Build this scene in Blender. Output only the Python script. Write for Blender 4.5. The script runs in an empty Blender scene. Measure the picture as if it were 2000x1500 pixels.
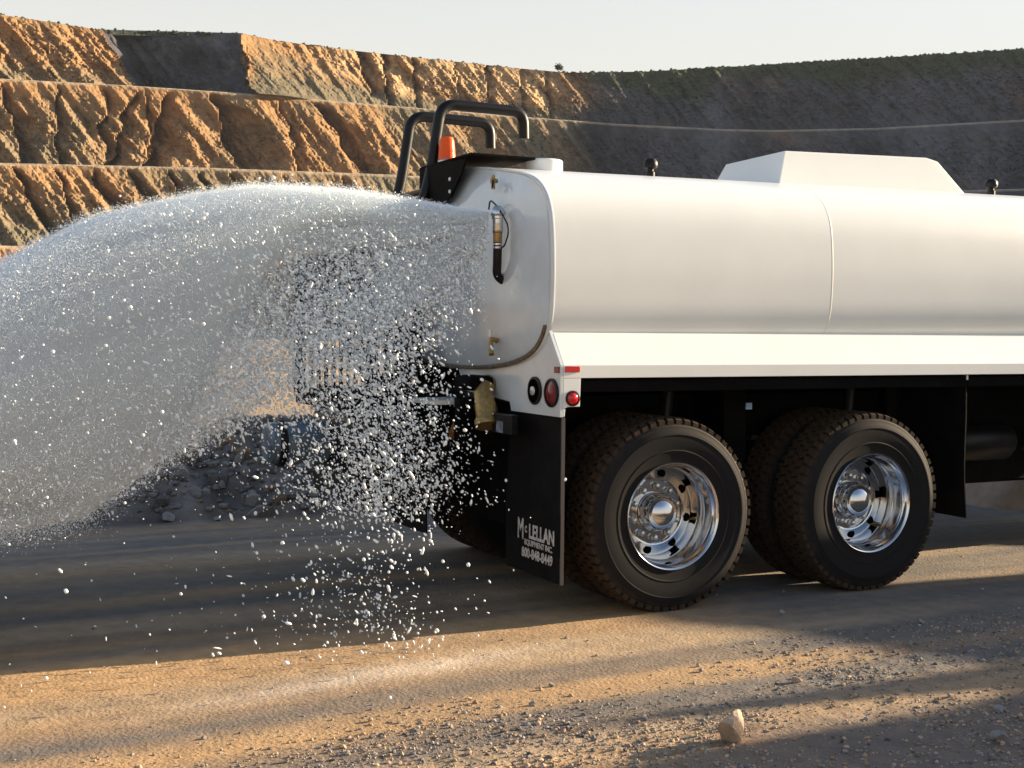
import bpy, math, random
import numpy as np
from mathutils import Vector, Matrix
PI = math.pi
rng = np.random.default_rng(7)
random.seed(7)
sc = bpy.context.scene
COL = sc.collection

# ------------------------------------------------------------ camera
CAMF, YAW, PITCH, ROLL = 2480.0, .46, .041, .009
CAM = np.array([-2.8704, -5.6197, 1.4888])
_r = np.array([math.cos(YAW), -math.sin(YAW), 0.]); _f = np.array([math.sin(YAW), math.cos(YAW), 0.]); _u = np.array([0, 0, 1.])
F3 = _f*math.cos(PITCH) - _u*math.sin(PITCH); U3 = _u*math.cos(PITCH) + _f*math.sin(PITCH)
R3 = _r*math.cos(ROLL) + U3*math.sin(ROLL); U3 = U3*math.cos(ROLL) - _r*math.sin(ROLL)
cam_d = bpy.data.cameras.new('camera'); cam = bpy.data.objects.new('camera', cam_d); COL.objects.link(cam)
cam_d.sensor_width = 36; cam_d.lens = CAMF/2000*36; cam_d.clip_start = .1; cam_d.clip_end = 3000
M = Matrix.Identity(4)
for i in range(3):
    M[i][0] = R3[i]; M[i][1] = U3[i]; M[i][2] = -F3[i]; M[i][3] = CAM[i]
cam.matrix_world = M
sc.camera = cam

# ------------------------------------------------------------ light
SUN_EL, SUN_DELTA = math.radians(15.5), math.radians(4.5)
sdir = Vector((math.cos(SUN_EL)*math.cos(SUN_DELTA), -math.cos(SUN_EL)*math.sin(SUN_DELTA), math.sin(SUN_EL)))  # towards the sun
sun_d = bpy.data.lights.new('sun', 'SUN'); sun_d.energy = 5.0; sun_d.angle = math.radians(.5); sun_d.color = (1, .80, .55)
sun = bpy.data.objects.new('sun', sun_d); COL.objects.link(sun)
sun.rotation_euler = (-sdir).to_track_quat('-Z', 'Y').to_euler(); sun.location = (20, -5, 12)
world = bpy.data.worlds.new('World'); sc.world = world; world.use_nodes = True
wn = world.node_tree; bg = wn.nodes['Background']
sky = wn.nodes.new('ShaderNodeTexSky'); sky.sky_type = 'NISHITA'; sky.sun_disc = False
sky.sun_elevation = SUN_EL; sky.sun_rotation = math.radians(90) + SUN_DELTA
sky.air_density = 1.0; sky.dust_density = 1.6; sky.ozone_density = 1.0; sky.altitude = 600
# pale dusty haze that thickens towards the horizon all the way round
wtc = wn.nodes.new('ShaderNodeTexCoord'); wsx = wn.nodes.new('ShaderNodeSeparateXYZ'); wn.links.new(wtc.outputs['Generated'], wsx.inputs[0])
wmr = wn.nodes.new('ShaderNodeMapRange'); wmr.inputs[1].default_value = .18; wmr.inputs[2].default_value = .62; wmr.inputs[3].default_value = .93; wmr.inputs[4].default_value = 0
wn.links.new(wsx.outputs[2], wmr.inputs[0])
wmx = wn.nodes.new('ShaderNodeMix'); wmx.data_type = 'RGBA'; wmx.inputs[7].default_value = (3.4, 3.25, 2.9, 1)
wn.links.new(wmr.outputs[0], wmx.inputs[0]); wn.links.new(sky.outputs[0], wmx.inputs[6]); wn.links.new(wmx.outputs[2], bg.inputs[0])
bg.inputs[1].default_value = .085
sc.view_settings.view_transform = 'Standard'; sc.view_settings.look = 'None'
sc.view_settings.exposure = 1.6; sc.view_settings.gamma = 1; sc.view_settings.use_curve_mapping = False

# ------------------------------------------------------------ helpers
def hash2(ix, iy, seed):
    n = (ix.astype(np.int64)*374761393 + iy.astype(np.int64)*668265263 + seed*982451653) & 0xffffffff
    n = ((n ^ (n >> 13))*1274126177) & 0xffffffff
    n = n ^ (n >> 16)
    return (n & 0xffff)/65535.0
def vnoise(x, y, seed=0):
    x = np.asarray(x, float); y = np.asarray(y, float)
    ix = np.floor(x); iy = np.floor(y); fx = x-ix; fy = y-iy
    fx = fx*fx*fx*(fx*(fx*6-15)+10); fy = fy*fy*fy*(fy*(fy*6-15)+10)
    a = hash2(ix, iy, seed); b = hash2(ix+1, iy, seed); c = hash2(ix, iy+1, seed); d = hash2(ix+1, iy+1, seed)
    return (a*(1-fx)+b*fx)*(1-fy)+(c*(1-fx)+d*fx)*fy - .5
def fbm(x, y, octv=4, seed=0, gain=.5):
    s = 0; a = 1
    for k in range(octv):
        s = s + a*vnoise(x*2**k+13.7*k, y*2**k-7.3*k, seed+k); a *= gain
    return s
def sst(a, b, x):
    t = np.clip((x-a)/(b-a), 0, 1); return t*t*(3-2*t)

MATS = {}
def mat(name, color, rough=.5, metal=0., var=.0, vscale=8., bump=0., bscale=40., spec=None, coat=0., second=None, attr=None, detail=6):
    m = bpy.data.materials.new(name); m.use_nodes = True
    nt = m.node_tree; p = nt.nodes['Principled BSDF']
    p.inputs['Base Color'].default_value = (*color, 1); p.inputs['Roughness'].default_value = rough; p.inputs['Metallic'].default_value = metal
    if spec is not None: p.inputs['Specular IOR Level'].default_value = spec
    if coat: p.inputs['Coat Weight'].default_value = coat; p.inputs['Coat Roughness'].default_value = .08
    tc = nt.nodes.new('ShaderNodeTexCoord')
    last = None
    if attr:
        at = nt.nodes.new('ShaderNodeAttribute'); at.attribute_name = attr; last = at.outputs['Color']
    if var or second:
        nz = nt.nodes.new('ShaderNodeTexNoise'); nz.inputs['Scale'].default_value = vscale; nz.inputs['Detail'].default_value = detail; nz.inputs['Roughness'].default_value = .62
        nt.links.new(tc.outputs['Object'], nz.inputs['Vector'])
        rp = nt.nodes.new('ShaderNodeValToRGB'); rp.color_ramp.elements[0].position = .34; rp.color_ramp.elements[1].position = .66
        nt.links.new(nz.outputs['Fac'], rp.inputs[0])
        if last is not None:
            rp.color_ramp.elements[0].color = (1-var,)*3+(1,); rp.color_ramp.elements[1].color = (1+var,)*3+(1,)
            mx = nt.nodes.new('ShaderNodeMix'); mx.data_type = 'RGBA'; mx.blend_type = 'MULTIPLY'; mx.inputs[0].default_value = 1
            nt.links.new(last, mx.inputs[6]); nt.links.new(rp.outputs[0], mx.inputs[7]); last = mx.outputs[2]
        else:
            s2 = second or tuple(c*(1+var) for c in color); s1 = color if second else tuple(c*(1-var) for c in color)
            rp.color_ramp.elements[0].color = (*s1, 1); rp.color_ramp.elements[1].color = (*s2, 1); last = rp.outputs[0]
    if last is not None: nt.links.new(last, p.inputs['Base Color'])
    if bump:
        nb = nt.nodes.new('ShaderNodeTexNoise'); nb.inputs['Scale'].default_value = bscale; nb.inputs['Detail'].default_value = 5
        nt.links.new(tc.outputs['Object'], nb.inputs['Vector'])
        bp = nt.nodes.new('ShaderNodeBump'); bp.inputs['Strength'].default_value = 1; bp.inputs['Distance'].default_value = bump
        nt.links.new(nb.outputs['Fac'], bp.inputs['Height']); nt.links.new(bp.outputs[0], p.inputs['Normal'])
    MATS[name] = m
    return m
def link_mesh(name, me, m=None, parent=None, smooth=False, bevel=0, angle=35):
    if m is not None and not me.materials: me.materials.append(m)
    o = bpy.data.objects.new(name, me); COL.objects.link(o)
    if parent is not None: o.parent = parent
    if smooth:
        me.polygons.foreach_set('use_smooth', [True]*len(me.polygons))
        if angle and angle < 180: me.set_sharp_from_angle(angle=math.radians(angle))
    if bevel:
        b = o.modifiers.new('bevel', 'BEVEL'); b.width = bevel; b.segments = 2; b.limit_method = 'ANGLE'; b.angle_limit = math.radians(40)
    return o
class MB:
    def __init__(s): s.v = []; s.f = []
    def add(s, vs, fs):
        n = len(s.v); s.v += [tuple(map(float, p)) for p in vs]; s.f += [tuple(i+n for i in f) for f in fs]; return s
    def box(s, lo, hi, rot=None, about=None):
        x0, y0, z0 = lo; x1, y1, z1 = hi
        vs = [Vector(p) for p in ((x0,y0,z0),(x1,y0,z0),(x1,y1,z0),(x0,y1,z0),(x0,y0,z1),(x1,y0,z1),(x1,y1,z1),(x0,y1,z1))]
        if rot is not None:
            c = Vector(about) if about is not None else (Vector(lo)+Vector(hi))/2
            vs = [rot @ (v-c)+c for v in vs]
        return s.add(vs, [(0,3,2,1),(4,5,6,7),(0,1,5,4),(1,2,6,5),(2,3,7,6),(3,0,4,7)])
    def loft(s, rings, cap0=True, cap1=True, closed=False):
        n = len(rings[0]); vs = [p for r in rings for p in r]; fs = []
        m = len(rings)
        for i in range(m if closed else m-1):
            for j in range(n):
                a = i*n+j; b = i*n+(j+1) % n; k = ((i+1) % m)*n
                fs.append((a, b, k+(j+1) % n, k+j))
        if not closed:
            if cap0: fs.append(tuple(range(n-1, -1, -1)))
            if cap1: fs.append(tuple((m-1)*n+j for j in range(n)))
        return s.add(vs, fs)
    def tube(s, pts, r, n=12, round_=True, caps=True):
        P = [Vector(p) for p in pts]; R = r if hasattr(r, '__len__') else [r]*len(P)
        rings = []; prev = None
        for i, p in enumerate(P):
            t = ((P[min(i+1, len(P)-1)]-p).normalized() + (p-P[max(i-1, 0)]).normalized()).normalized()
            if prev is None:
                a = Vector((0, 0, 1)) if abs(t.z) < .9 else Vector((1, 0, 0)); u = t.cross(a).normalized()
            else: u = (prev - t*prev.dot(t)).normalized()
            prev = u; w = t.cross(u)
            rings.append([p+(u*math.cos(2*PI*k/n)+w*math.sin(2*PI*k/n))*R[i] for k in range(n)])
        return s.loft(rings, caps, caps)
    def lathe(s, prof, origin, axis, n=48, closed=False):
        ax = Vector(axis).normalized(); a = Vector((0, 0, 1)) if abs(ax.z) < .9 else Vector((1, 0, 0))
        u = ax.cross(a).normalized(); w = ax.cross(u); O = Vector(origin)
        rings = [[O+ax*d+(u*math.cos(2*PI*k/n)+w*math.sin(2*PI*k/n))*max(r, 1e-4) for k in range(n)] for r, d in prof]
        return s.loft(rings, prof[0][0] < 1e-3 or not closed, prof[-1][0] < 1e-3 or not closed, closed)
    def prism(s, poly, axis, a, b):
        def P(q, t): return {'x': (t, q[0], q[1]), 'y': (q[0], t, q[1]), 'z': (q[0], q[1], t)}[axis]
        return s.loft([[P(q, a) for q in poly], [P(q, b) for q in poly]])
    def mesh(s, name):
        me = bpy.data.meshes.new(name); me.from_pydata(s.v, [], s.f); me.update()
        import bmesh
        bm = bmesh.new(); bm.from_mesh(me); bmesh.ops.recalc_face_normals(bm, faces=bm.faces); bm.to_mesh(me); bm.free()
        return me
    def build(s, name, m, parent=None, smooth=True, bevel=0, angle=35, label=None):
        o = link_mesh(name, s.mesh(name), m, parent, smooth, bevel, angle)
        if label: o['label'] = label
        return o
def bend(pts, rad=.06, n=6):
    """rounds the inner corners of a polyline"""
    P = [Vector(p) for p in pts]; out = [P[0]]
    for i in range(1, len(P)-1):
        a = (P[i-1]-P[i]); b = (P[i+1]-P[i]); r = min(rad, a.length*.49, b.length*.49)
        p0 = P[i]+a.normalized()*r; p1 = P[i]+b.normalized()*r
        for k in range(n+1):
            t = k/n; out.append(p0*(1-t)**2+P[i]*2*t*(1-t)+p1*t*t)
    out.append(P[-1]); return out
def np_mesh(name, V, Fq, m, attr=None, smooth=True, kind=None, label=None, cat=None, parent=None):
    me = bpy.data.meshes.new(name); k = Fq.shape[1]
    me.vertices.add(len(V)); me.vertices.foreach_set('co', np.ascontiguousarray(V, np.float32).ravel())
    me.loops.add(Fq.size); me.loops.foreach_set('vertex_index', Fq.astype(np.int32).ravel())
    me.polygons.add(len(Fq)); me.polygons.foreach_set('loop_start', np.arange(0, Fq.size, k, dtype=np.int32))
    me.polygons.foreach_set('use_smooth', np.full(len(Fq), smooth))
    me.update(calc_edges=True)
    if attr is not None:
        ca = me.color_attributes.new('tint', 'FLOAT_COLOR', 'POINT')
        ca.data.foreach_set('color', np.concatenate([attr, np.ones((len(attr), 1))], 1).astype(np.float32).ravel())
    me.materials.append(m)
    o = bpy.data.objects.new(name, me); COL.objects.link(o)
    if parent: o.parent = parent
    if kind: o['kind'] = kind
    if label: o['label'] = label
    if cat: o['category'] = cat
    return o
def grid_faces(ny, nx):
    i = np.arange(ny-1)[:, None]*nx+np.arange(nx-1)[None]; i = i.ravel()
    return np.stack([i, i+1, i+nx+1, i+nx], 1)
def empty(name, loc, label, cat, group=None):
    o = bpy.data.objects.new(name, None); COL.objects.link(o); o.location = loc; o.empty_display_size = .1
    o['label'] = label; o['category'] = cat
    if group: o['group'] = group
    return o

# ------------------------------------------------------------ materials
m_ground = mat('packed_dirt', (.3, .25, .2), .85, attr='tint', var=.16, vscale=9, bump=.006, bscale=55)
m_cliff = mat('cliff_rock', (.35, .25, .15), .95, attr='tint', var=.22, vscale=.55, bump=.35, bscale=.8, spec=.1, detail=9)
m_white = mat('white_paint', (.77, .79, .775), .3, var=.03, vscale=1.6, coat=.25, bump=.0012, bscale=2.2)
m_black = mat('black_steel', (.004, .004, .005), .42, var=.2, vscale=20, spec=.28)
m_chassis = mat('chassis_black', (.0035, .003, .003), .7, var=.4, vscale=6, bump=.001, spec=.06)
m_chrome = mat('polished_aluminium', (.62, .62, .63), .09, 1.0, var=.02, vscale=30)
m_alu = mat('brushed_metal', (.6, .6, .58), .3, 1.0, var=.1, vscale=40)
m_brass = mat('brass', (.42, .28, .11), .48, .85, var=.25, vscale=50)
m_hole = mat('hole_black', (.003, .003, .003), .9, spec=0)
m_red = mat('red_lens', (.5, .006, .01), .15, var=.1, vscale=60, coat=.5)
m_dkred = mat('dark_red_lens', (.16, .006, .008), .2, var=.1, vscale=60, coat=.4)
m_amber = mat('amber_lens', (.9, .10, .003), .35, var=.06, vscale=30, spec=.3)
m_clear = mat('clear_lens', (.55, .57, .6), .12, .4, var=.2, vscale=90)
m_letter = mat('faded_white_print', (.5, .49, .46), .8, var=.35, vscale=70)
m_flap = mat('rubber_flap', (.005, .0042, .0045), .6, var=.5, vscale=9, bump=.001, spec=.12)
m_rock = mat('rock_tan', (.42, .3, .21), .9, var=.18, vscale=14, bump=.004, bscale=60)
m_rockg = mat('rock_grey', (.24, .23, .22), .9, var=.25, vscale=14, bump=.004, bscale=60)
m_pebble = mat('pebbles', (.3, .24, .18), .85, attr='tint', var=.12, vscale=60)
m_scrub = mat('scrub_leaves', (.045, .06, .028), .9, var=.4, vscale=.8)
m_water = mat('water_drops', (.88, .95, .99), .15, spec=.8)
m_orange = mat('rusty_pipe', (.3, .13, .035), .55, .4, var=.3, vscale=40)
m_blue = mat('blue_grey_paint', (.12, .18, .24), .3, var=.3, vscale=9)
m_wet_shade = mat('wet_shaded_white', (.60, .65, .68), .16, var=.07, vscale=3.5, coat=.4)  # wet paint, with the rear's bluish shade put into its colour
# tyre rubber: brown dust on the tread (radius in object space), bare sidewall
m_tyre = bpy.data.materials.new('tyre_rubber'); m_tyre.use_nodes = True
nt = m_tyre.node_tree; p = nt.nodes['Principled BSDF']; p.inputs['Roughness'].default_value = .72; p.inputs['Specular IOR Level'].default_value = .12
tc = nt.nodes.new('ShaderNodeTexCoord'); sx = nt.nodes.new('ShaderNodeSeparateXYZ'); nt.links.new(tc.outputs['Object'], sx.inputs[0])
cm = nt.nodes.new('ShaderNodeCombineXYZ'); nt.links.new(sx.outputs[0], cm.inputs[0]); nt.links.new(sx.outputs[2], cm.inputs[1])
ln = nt.nodes.new('ShaderNodeVectorMath'); ln.operation = 'LENGTH'; nt.links.new(cm.outputs[0], ln.inputs[0])
nz = nt.nodes.new('ShaderNodeTexNoise'); nz.inputs['Scale'].default_value = 14; nz.inputs['Detail'].default_value = 6; nt.links.new(tc.outputs['Object'], nz.inputs['Vector'])
ad = nt.nodes.new('ShaderNodeMath'); ad.operation = 'MULTIPLY_ADD'; ad.inputs[1].default_value = .09; nt.links.new(nz.outputs['Fac'], ad.inputs[0]); nt.links.new(ln.outputs['Value'], ad.inputs[2])
rp = nt.nodes.new('ShaderNodeValToRGB'); e = rp.color_ramp.elements
e[0].position = .36; e[0].color = (.013, .0115, .0115, 1); e[1].position = .575; e[1].color = (.050, .033, .020, 1)
k = rp.color_ramp.elements.new(.51); k.color = (.014, .013, .014, 1)
nt.links.new(ad.outputs[0], rp.inputs[0]); nt.links.new(rp.outputs[0], p.inputs['Base Color'])

# ============================================================ SETTING
# ---- ground: one sheet, fine near the truck, stretching out to the pit walls
def axis(lo, hi, step, far, g=1.09):
    a = list(np.arange(lo, hi+1e-6, step)); s = step; x = hi
    while x < far: s = min(s*g, 14); x += s; a.append(x)
    s = step; x = lo; b = []
    while x > -far: s = min(s*g, 14); x -= s; b.append(x)
    return np.array(b[::-1]+a)
def ground_h(x, y):
    h = .012*fbm(x*.8, y*1.6, 4, 11)
    # wheel tracks run with the road (along x)
    yy = y + .08*vnoise(x*.25, y*0+3, 5)
    h = h + .010*vnoise(x*.12, yy*2.6, 21) + .006*vnoise(x*.3, yy*9, 23)
    gr = sst(-.95, -1.5, y + .45*vnoise(x*.7, y*.7, 31) - .10*x) * sst(-6, -4, y+1.5)
    gr = np.maximum(gr, 0)
    h = h + gr*(.010*fbm(x*11, y*14, 3, 41) + .009*np.abs(vnoise(x*38, y*38, 43)) + .004*vnoise(x*70, y*70, 44)) + (1-gr)*.0025*fbm(x*35, y*45, 2, 45)
    h = h - .045*sst(.2, -3.2, x)*sst(1.5, -2.5, y)
    # flat where the tyres stand
    flat = np.exp(-((np.clip(np.abs(x-1.6)-1.2, 0, None))**2/.1+(np.clip(np.abs(y-1.2)-1.2, 0, None))**2/.01))
    h = h*(1-flat*.9)
    # rocky windrow along the far edge of the road
    bw = .75 + .25*vnoise(x*.5, y*0, 51)
    yc = 5.25 + .12*x*0 - .10*x + .25*vnoise(x*.35, y*0+9, 52)
    top = .62 + .16*fbm(x*.9, y*0+2, 3, 53)
    berm = top*np.clip(1-np.abs(y-yc)/(bw+.45), 0, 1)**.85
    h = h + berm + (berm > .02)*.09*fbm(x*3.2, y*3.2, 4, 55)
    far = sst(14, 60, np.hypot(x, y))
    return h + far*(1.4*fbm(x*.02, y*.02, 3, 61))
gx = axis(-3.4, 4.4, .024, 520); gy = axis(-3.2, 6.4, .026, 520)
X, Y = np.meshgrid(gx, gy)
Z = ground_h(X, Y)
n1 = fbm(X*.45, Y*3.2, 4, 71); trk = vnoise(X*.10, Y*3.1+.4, 73)+.6*vnoise(X*.16, Y*8.0, 74)
tan_ = np.array([.46, .285, .135]); grey = np.array([.14, .125, .112]); pale = np.array([.47, .34, .21])
w = np.clip(.36+trk*.9+n1*.5+.75*sst(.5, 1.8, X)*sst(-1.7, -.5, Y)+.4*sst(.15, .5, Y), 0, 1)[..., None]  # track bands, plus grey painted over the shaded road on the right
col = tan_*(1-w)+grey*w
w2 = np.clip((vnoise(X*.12+4, Y*2.3, 75)+n1*.4)*1.6, 0, .7)[..., None]; col = col*(1-w2)+pale*w2
shade_w = (sst(-1.45, -2.0, Y)*sst(-1.9, -.4, X+.4*Y))[..., None]; col = col*(1-shade_w*.8)+np.array([.13, .105, .09])*shade_w*.8  # foreground shade deepened in the soil colour
sheen = (np.exp(-((Y+.46-.10*(X+1.0))/.11)**2)*sst(-2.3, -1.4, X)*sst(.3, -.7, X))[..., None]; sheen = sheen*np.clip(.45+1.2*fbm(X*1.1, Y*7, 3, 76)+.2, 0, 1)[..., None]; col = col*(1-.75*sheen)+np.array([.62, .51, .40])*.75*sheen  # pale streak painted in for the sheen of wet soil
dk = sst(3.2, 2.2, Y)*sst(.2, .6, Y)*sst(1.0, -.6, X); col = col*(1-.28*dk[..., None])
bm_ = sst(3.9, 4.4, Y)*sst(7.2, 6.4, Y); col = col*(1-bm_[..., None]) + (np.array([.13, .115, .10])*(1+.9*fbm(X*4, Y*4, 3, 77)[..., None]))*bm_[..., None]
fr = sst(8, 14, np.hypot(X, Y))[..., None]; col = col*(1-fr)+np.array([.38, .27, .17])*(1+.5*fbm(X*.05, Y*.05, 4, 79)[..., None])*fr
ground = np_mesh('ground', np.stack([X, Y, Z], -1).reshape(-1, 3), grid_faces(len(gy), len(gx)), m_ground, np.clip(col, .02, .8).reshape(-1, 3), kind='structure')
# wetter, glossier soil where the drops land
gn = m_ground.node_tree; gp = gn.nodes['Principled BSDF']
gtc = gn.nodes.new('ShaderNodeTexCoord'); gs = gn.nodes.new('ShaderNodeSeparateXYZ'); gn.links.new(gtc.outputs['Object'], gs.inputs[0])
def gmath(op, a, b=None, c=None):
    n = gn.nodes.new('ShaderNodeMath'); n.operation = op
    for i, v in enumerate((a, b, c)):
        if v is None: continue
        if isinstance(v, (int, float)): n.inputs[i].default_value = v
        else: gn.links.new(v, n.inputs[i])
    return n.outputs[0]
dy = gmath('MULTIPLY', gmath('ADD', gs.outputs[1], .50), 7.0); dx = gmath('MULTIPLY', gmath('ADD', gs.outputs[0], 1.3), .95)
q = gmath('ADD', gmath('MULTIPLY', dy, dy), gmath('MULTIPLY', dx, dx))
wetn = gn.nodes.new('ShaderNodeTexNoise'); wetn.inputs['Scale'].default_value = 5; gn.links.new(gtc.outputs['Object'], wetn.inputs['Vector'])
q = gmath('ADD', q, gmath('MULTIPLY', wetn.outputs['Fac'], 1.2))
mr = gn.nodes.new('ShaderNodeMapRange'); mr.inputs[1].default_value = .5; mr.inputs[2].default_value = 1.9; mr.inputs[3].default_value = .2; mr.inputs[4].default_value = .88
gn.links.new(q, mr.inputs[0]); gn.links.new(mr.outputs[0], gp.inputs['Roughness']); gp.inputs['Specular IOR Level'].default_value = .35

# ---- pit walls: three benches and a rim around the far side, in world metres
HC = lambda px: 639.3+.009*px
cpx = np.array([-900, -400, 0, 500, 1000, 1500, 2000, 2500, 3100.])
cX = np.array([-118, -92, -66, -38, 0, 47, 92, 140, 205.])
cZ = np.array([112, 140, 164, 189, 222, 243, 236, 214, 172.])
def cur(xs, ys): return lambda p: np.interp(p, xs, ys)
y_rim = cur([-900, -400, 0, 100, 190, 470, 540, 700, 1000, 1100, 1250, 1500, 1750, 2000, 2500, 3100], [-70, 0, 35, 50, 64, 71, 86, 106, 138, 147, 145, 131, 116, 101, 65, 20])
y_a = cur([-900, -400, 0, 250, 500, 760, 1000, 1200, 1400, 1500, 1700, 2000, 2500, 3100], [90, 135, 160, 173, 190, 212, 232, 247, 257, 259, 255, 238, 205, 165])
y_b = cur([-900, -400, 0, 400, 760, 1000, 1500, 2000, 3100], [285, 308, 323, 332, 345, 360, 385, 372, 330])
y_c = cur([-900, 0, 400, 1000, 1500, 2000, 3100], [475, 484, 490, 500, 512, 505, 480])
NS = 1250
pxs = np.linspace(-900, 3100, NS)
bX = np.interp(pxs, cpx, cX); bZ = np.interp(pxs, cpx, cZ)
kk = np.hanning(61); kk /= kk.sum()
pad = lambda a: np.convolve(np.concatenate([np.full(30, a[0]), a, np.full(30, a[-1])]), kk, 'valid')
bZ = pad(bZ); bX = bZ*(pxs-1000)/CAMF
tX = np.gradient(bX); tZ = np.gradient(bZ); L = np.hypot(tX, tZ); nX, nZ = tZ/L, -tX/L          # normal towards the pit
arc = np.concatenate([[0], np.cumsum(np.hypot(np.diff(bX), np.diff(bZ)))])
dist = bZ
runs = [(0, 7), (13, 20), (26, 33), (39, 45)]
tops = [y_c, y_b, y_a, y_rim]
rows = []; cols = []; hprev = np.full(NS, 0.)
def at_off(off, h):      # world point behind the toe line
    k_ = 1+off/bZ; x = bX*k_; z = bZ*k_
    return CAM[0]+_r[0]*x+_f[0]*z, CAM[1]+_r[1]*x+_f[1]*z, h
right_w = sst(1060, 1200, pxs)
for k, ((o0, o1), yt) in enumerate(zip(runs, tops)):
    depth = bZ+o1
    ht = CAM[2]+(HC(pxs)-yt(pxs))*depth/CAMF
    nr = 84 if k > 0 else 30
    for t in np.linspace(0, 1, nr):
        h = hprev+(ht-hprev)*t
        # steep cliff above a talus foot
        cl = sst(.30, .62, t)
        off = o0+(o1-o0)*(t*(1.15-.15*t) if k != 3 else (t**.8))
        hh = h
        env = math.sin(PI*min(max(t, 0), 1))**.5*.8 + .12
        topf = (1-t)**.35
        big = fbm(arc*.055+h*.022, h*.03+k*9, 3, 101+k)
        rid = (1-np.abs(fbm(arc*.15+h*.10, h*.06+k*5, 3, 111+k))*2.2)
        med = fbm(arc*.42+h*.16, h*.22, 4, 121+k)
        fin = fbm(arc*1.3, h*1.1, 3, 131+k)
        amp = np.where(pxs > 1130, .65, 1.0)
        ribs = 1-np.abs(vnoise((arc+h*.75)*.30, h*.05+k*3, 118))*3.4
        rib2 = fbm((arc+h*.75)*.9, h*.16+k, 3, 119)
        d = env*(3.6*big*amp+1.5*(ribs-.3)*amp+1.6*rib2*amp+1.3*med*amp+.7*fin+.75*fbm(arc*3.1, h*2.7, 2, 135))
        if k == 3:
            # a deep recess whose face turns away from the sun, a spur and a talus cone beside it
            rough = 6*fbm(h*.5, h*.1+pxs*.0, 3, 171)+26*(1-t)*.4
            u_ = (pxs-(196+70*(1-t)+rough))/(470+12*(1-t)+16*fbm(h*.5, h*0+2, 3, 173)-196-70*(1-t))
            ins = (u_ > 0) & (u_ < 1)
            d = d*np.where(ins, .55, 1.0)*np.where((pxs > 480) & (pxs < 500+(1-t)*560), .5, 1.0)
            d = d + np.where(ins, -13.5*(1-u_)*sst(0, .13, u_), 0)*(1-.2*t) + np.where(u_ >= 1, 4.5*np.exp(-(pxs-470)/90.), 0)
            d = d + 6*(1-t)**1.5*np.exp(-((pxs-560)/110.)**2)
            for c_, wd, am in ((690, 34, 6.0), (742, 16, 3.6), (800, 12, 2.8), (940, 16, 3.0), (1006, 10, 1.8), (884, 9, 1.6), (1056, 12, 2.0)):
                u_ = (pxs-(c_+(42 if c_ < 700 else 14)*(1-t)+9*fbm(h*.5, h*0+c_, 3, 5)))/wd
                d = d + np.where((u_ > 0) & (u_ < 1), -am*(1-u_), 0)*(1 if c_ > 700 else sst(.15, .45, t))
        feats = {2: ((400, 92, 6.5, 70), (335, 52, 3.8, -60), (196, 26, 2.2, 12), (112, 24, 2.2, -8), (610, 62, 5.5, 95), (8, 42, 3.2, 46), (545, 24, 2, 30), (282, 22, 1.8, 20), (262, 30, 2.4, -50)),
                 1: ((180, 30, 3.0, 70), (262, 34, 3.4, 60), (330, 30, 3.2, 60), (20, 46, 3.6, 90), (385, 30, 3, 40), (440, 60, 4, 30), (110, 24, 2.4, 60), (560, 30, 3, 60), (650, 40, 3, 60)),
                 0: ((30, 30, 2, 30), (70, 20, 1.5, 20))}
        for e_, wd, dp, sl in feats.get(k, ()):
            u_ = (pxs-(e_+sl*(1-t)+22*fbm(h*.30, h*0+e_, 3, 5)))/(wd*(.45+.75*math.sin(PI*min(1, t*1.0+.12))))
            d = d + np.where((u_ > 0) & (u_ < 1), -1.45*dp*(1-u_)*sst(0, .12, 1-t+.0)*sst(0, .15, t+.05), 0)
        if k == 1:
            d = d + 1.4*env*fbm(arc*.35+h*.34, h*.05, 3, 141)
        dd_ = d*(.25+.75*topf if k < 3 else 1)
        hk = h if k < 3 else CAM[2]+(h-CAM[2])*(bZ+off-dd_)/(bZ+off)*1.0
        rows.append(at_off(off-dd_, h*(1-t)+hk*t))
        # colour
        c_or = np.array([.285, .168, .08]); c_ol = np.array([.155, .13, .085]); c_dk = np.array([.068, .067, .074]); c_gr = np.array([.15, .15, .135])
        n_ = fbm(arc*.08+h*.05, h*.09+k, 4, 151)
        if k == 0: wgt = np.clip(.25+n_*1.2, 0, 1)
        elif k == 1: wgt = np.clip(.72+n_*1.2, 0, 1)
        elif k == 2: wgt = np.clip(.12+n_*1.3+sst(640, 900, pxs)*.7, 0, 1)
        else:
            tal = sst(0, 30, pxs-478)*sst(.0, .12, (1.0-(pxs-478)/420.)-t+.02)
            wgt = np.clip(.12+n_*1.0+tal*.85+sst(.45, .2, t)*.5, 0, 1)
        c = c_or*(1-wgt[:, None])+c_ol*wgt[:, None]
        if k == 3:
            pc = (sst(560, 720, pxs)*sst(1120, 1050, pxs)*sst(.3, .5, t+.3*n_))[:, None]; c = c*(1-pc)+np.array([.37, .25, .135])*(1+.5*fin[:, None])*pc
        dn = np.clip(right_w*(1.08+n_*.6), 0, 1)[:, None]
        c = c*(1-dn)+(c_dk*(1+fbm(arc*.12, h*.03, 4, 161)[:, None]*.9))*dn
        if k == 3:   # big recess coloured near black to deepen its shade
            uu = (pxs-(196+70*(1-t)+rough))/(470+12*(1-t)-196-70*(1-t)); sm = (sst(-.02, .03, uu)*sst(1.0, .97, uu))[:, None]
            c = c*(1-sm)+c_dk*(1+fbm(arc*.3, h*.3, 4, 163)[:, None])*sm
            vg = (sst(1000, 1250, pxs)*sst(.62, .85, t+.35*n_))[:, None]; c = c*(1-vg)+np.array([.055, .062, .035])*vg
        if t > .985 and k < 3: c = c*.55+np.array([.42, .34, .25])*.45  # bench crest painted paler for the sunlight it catches
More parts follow.
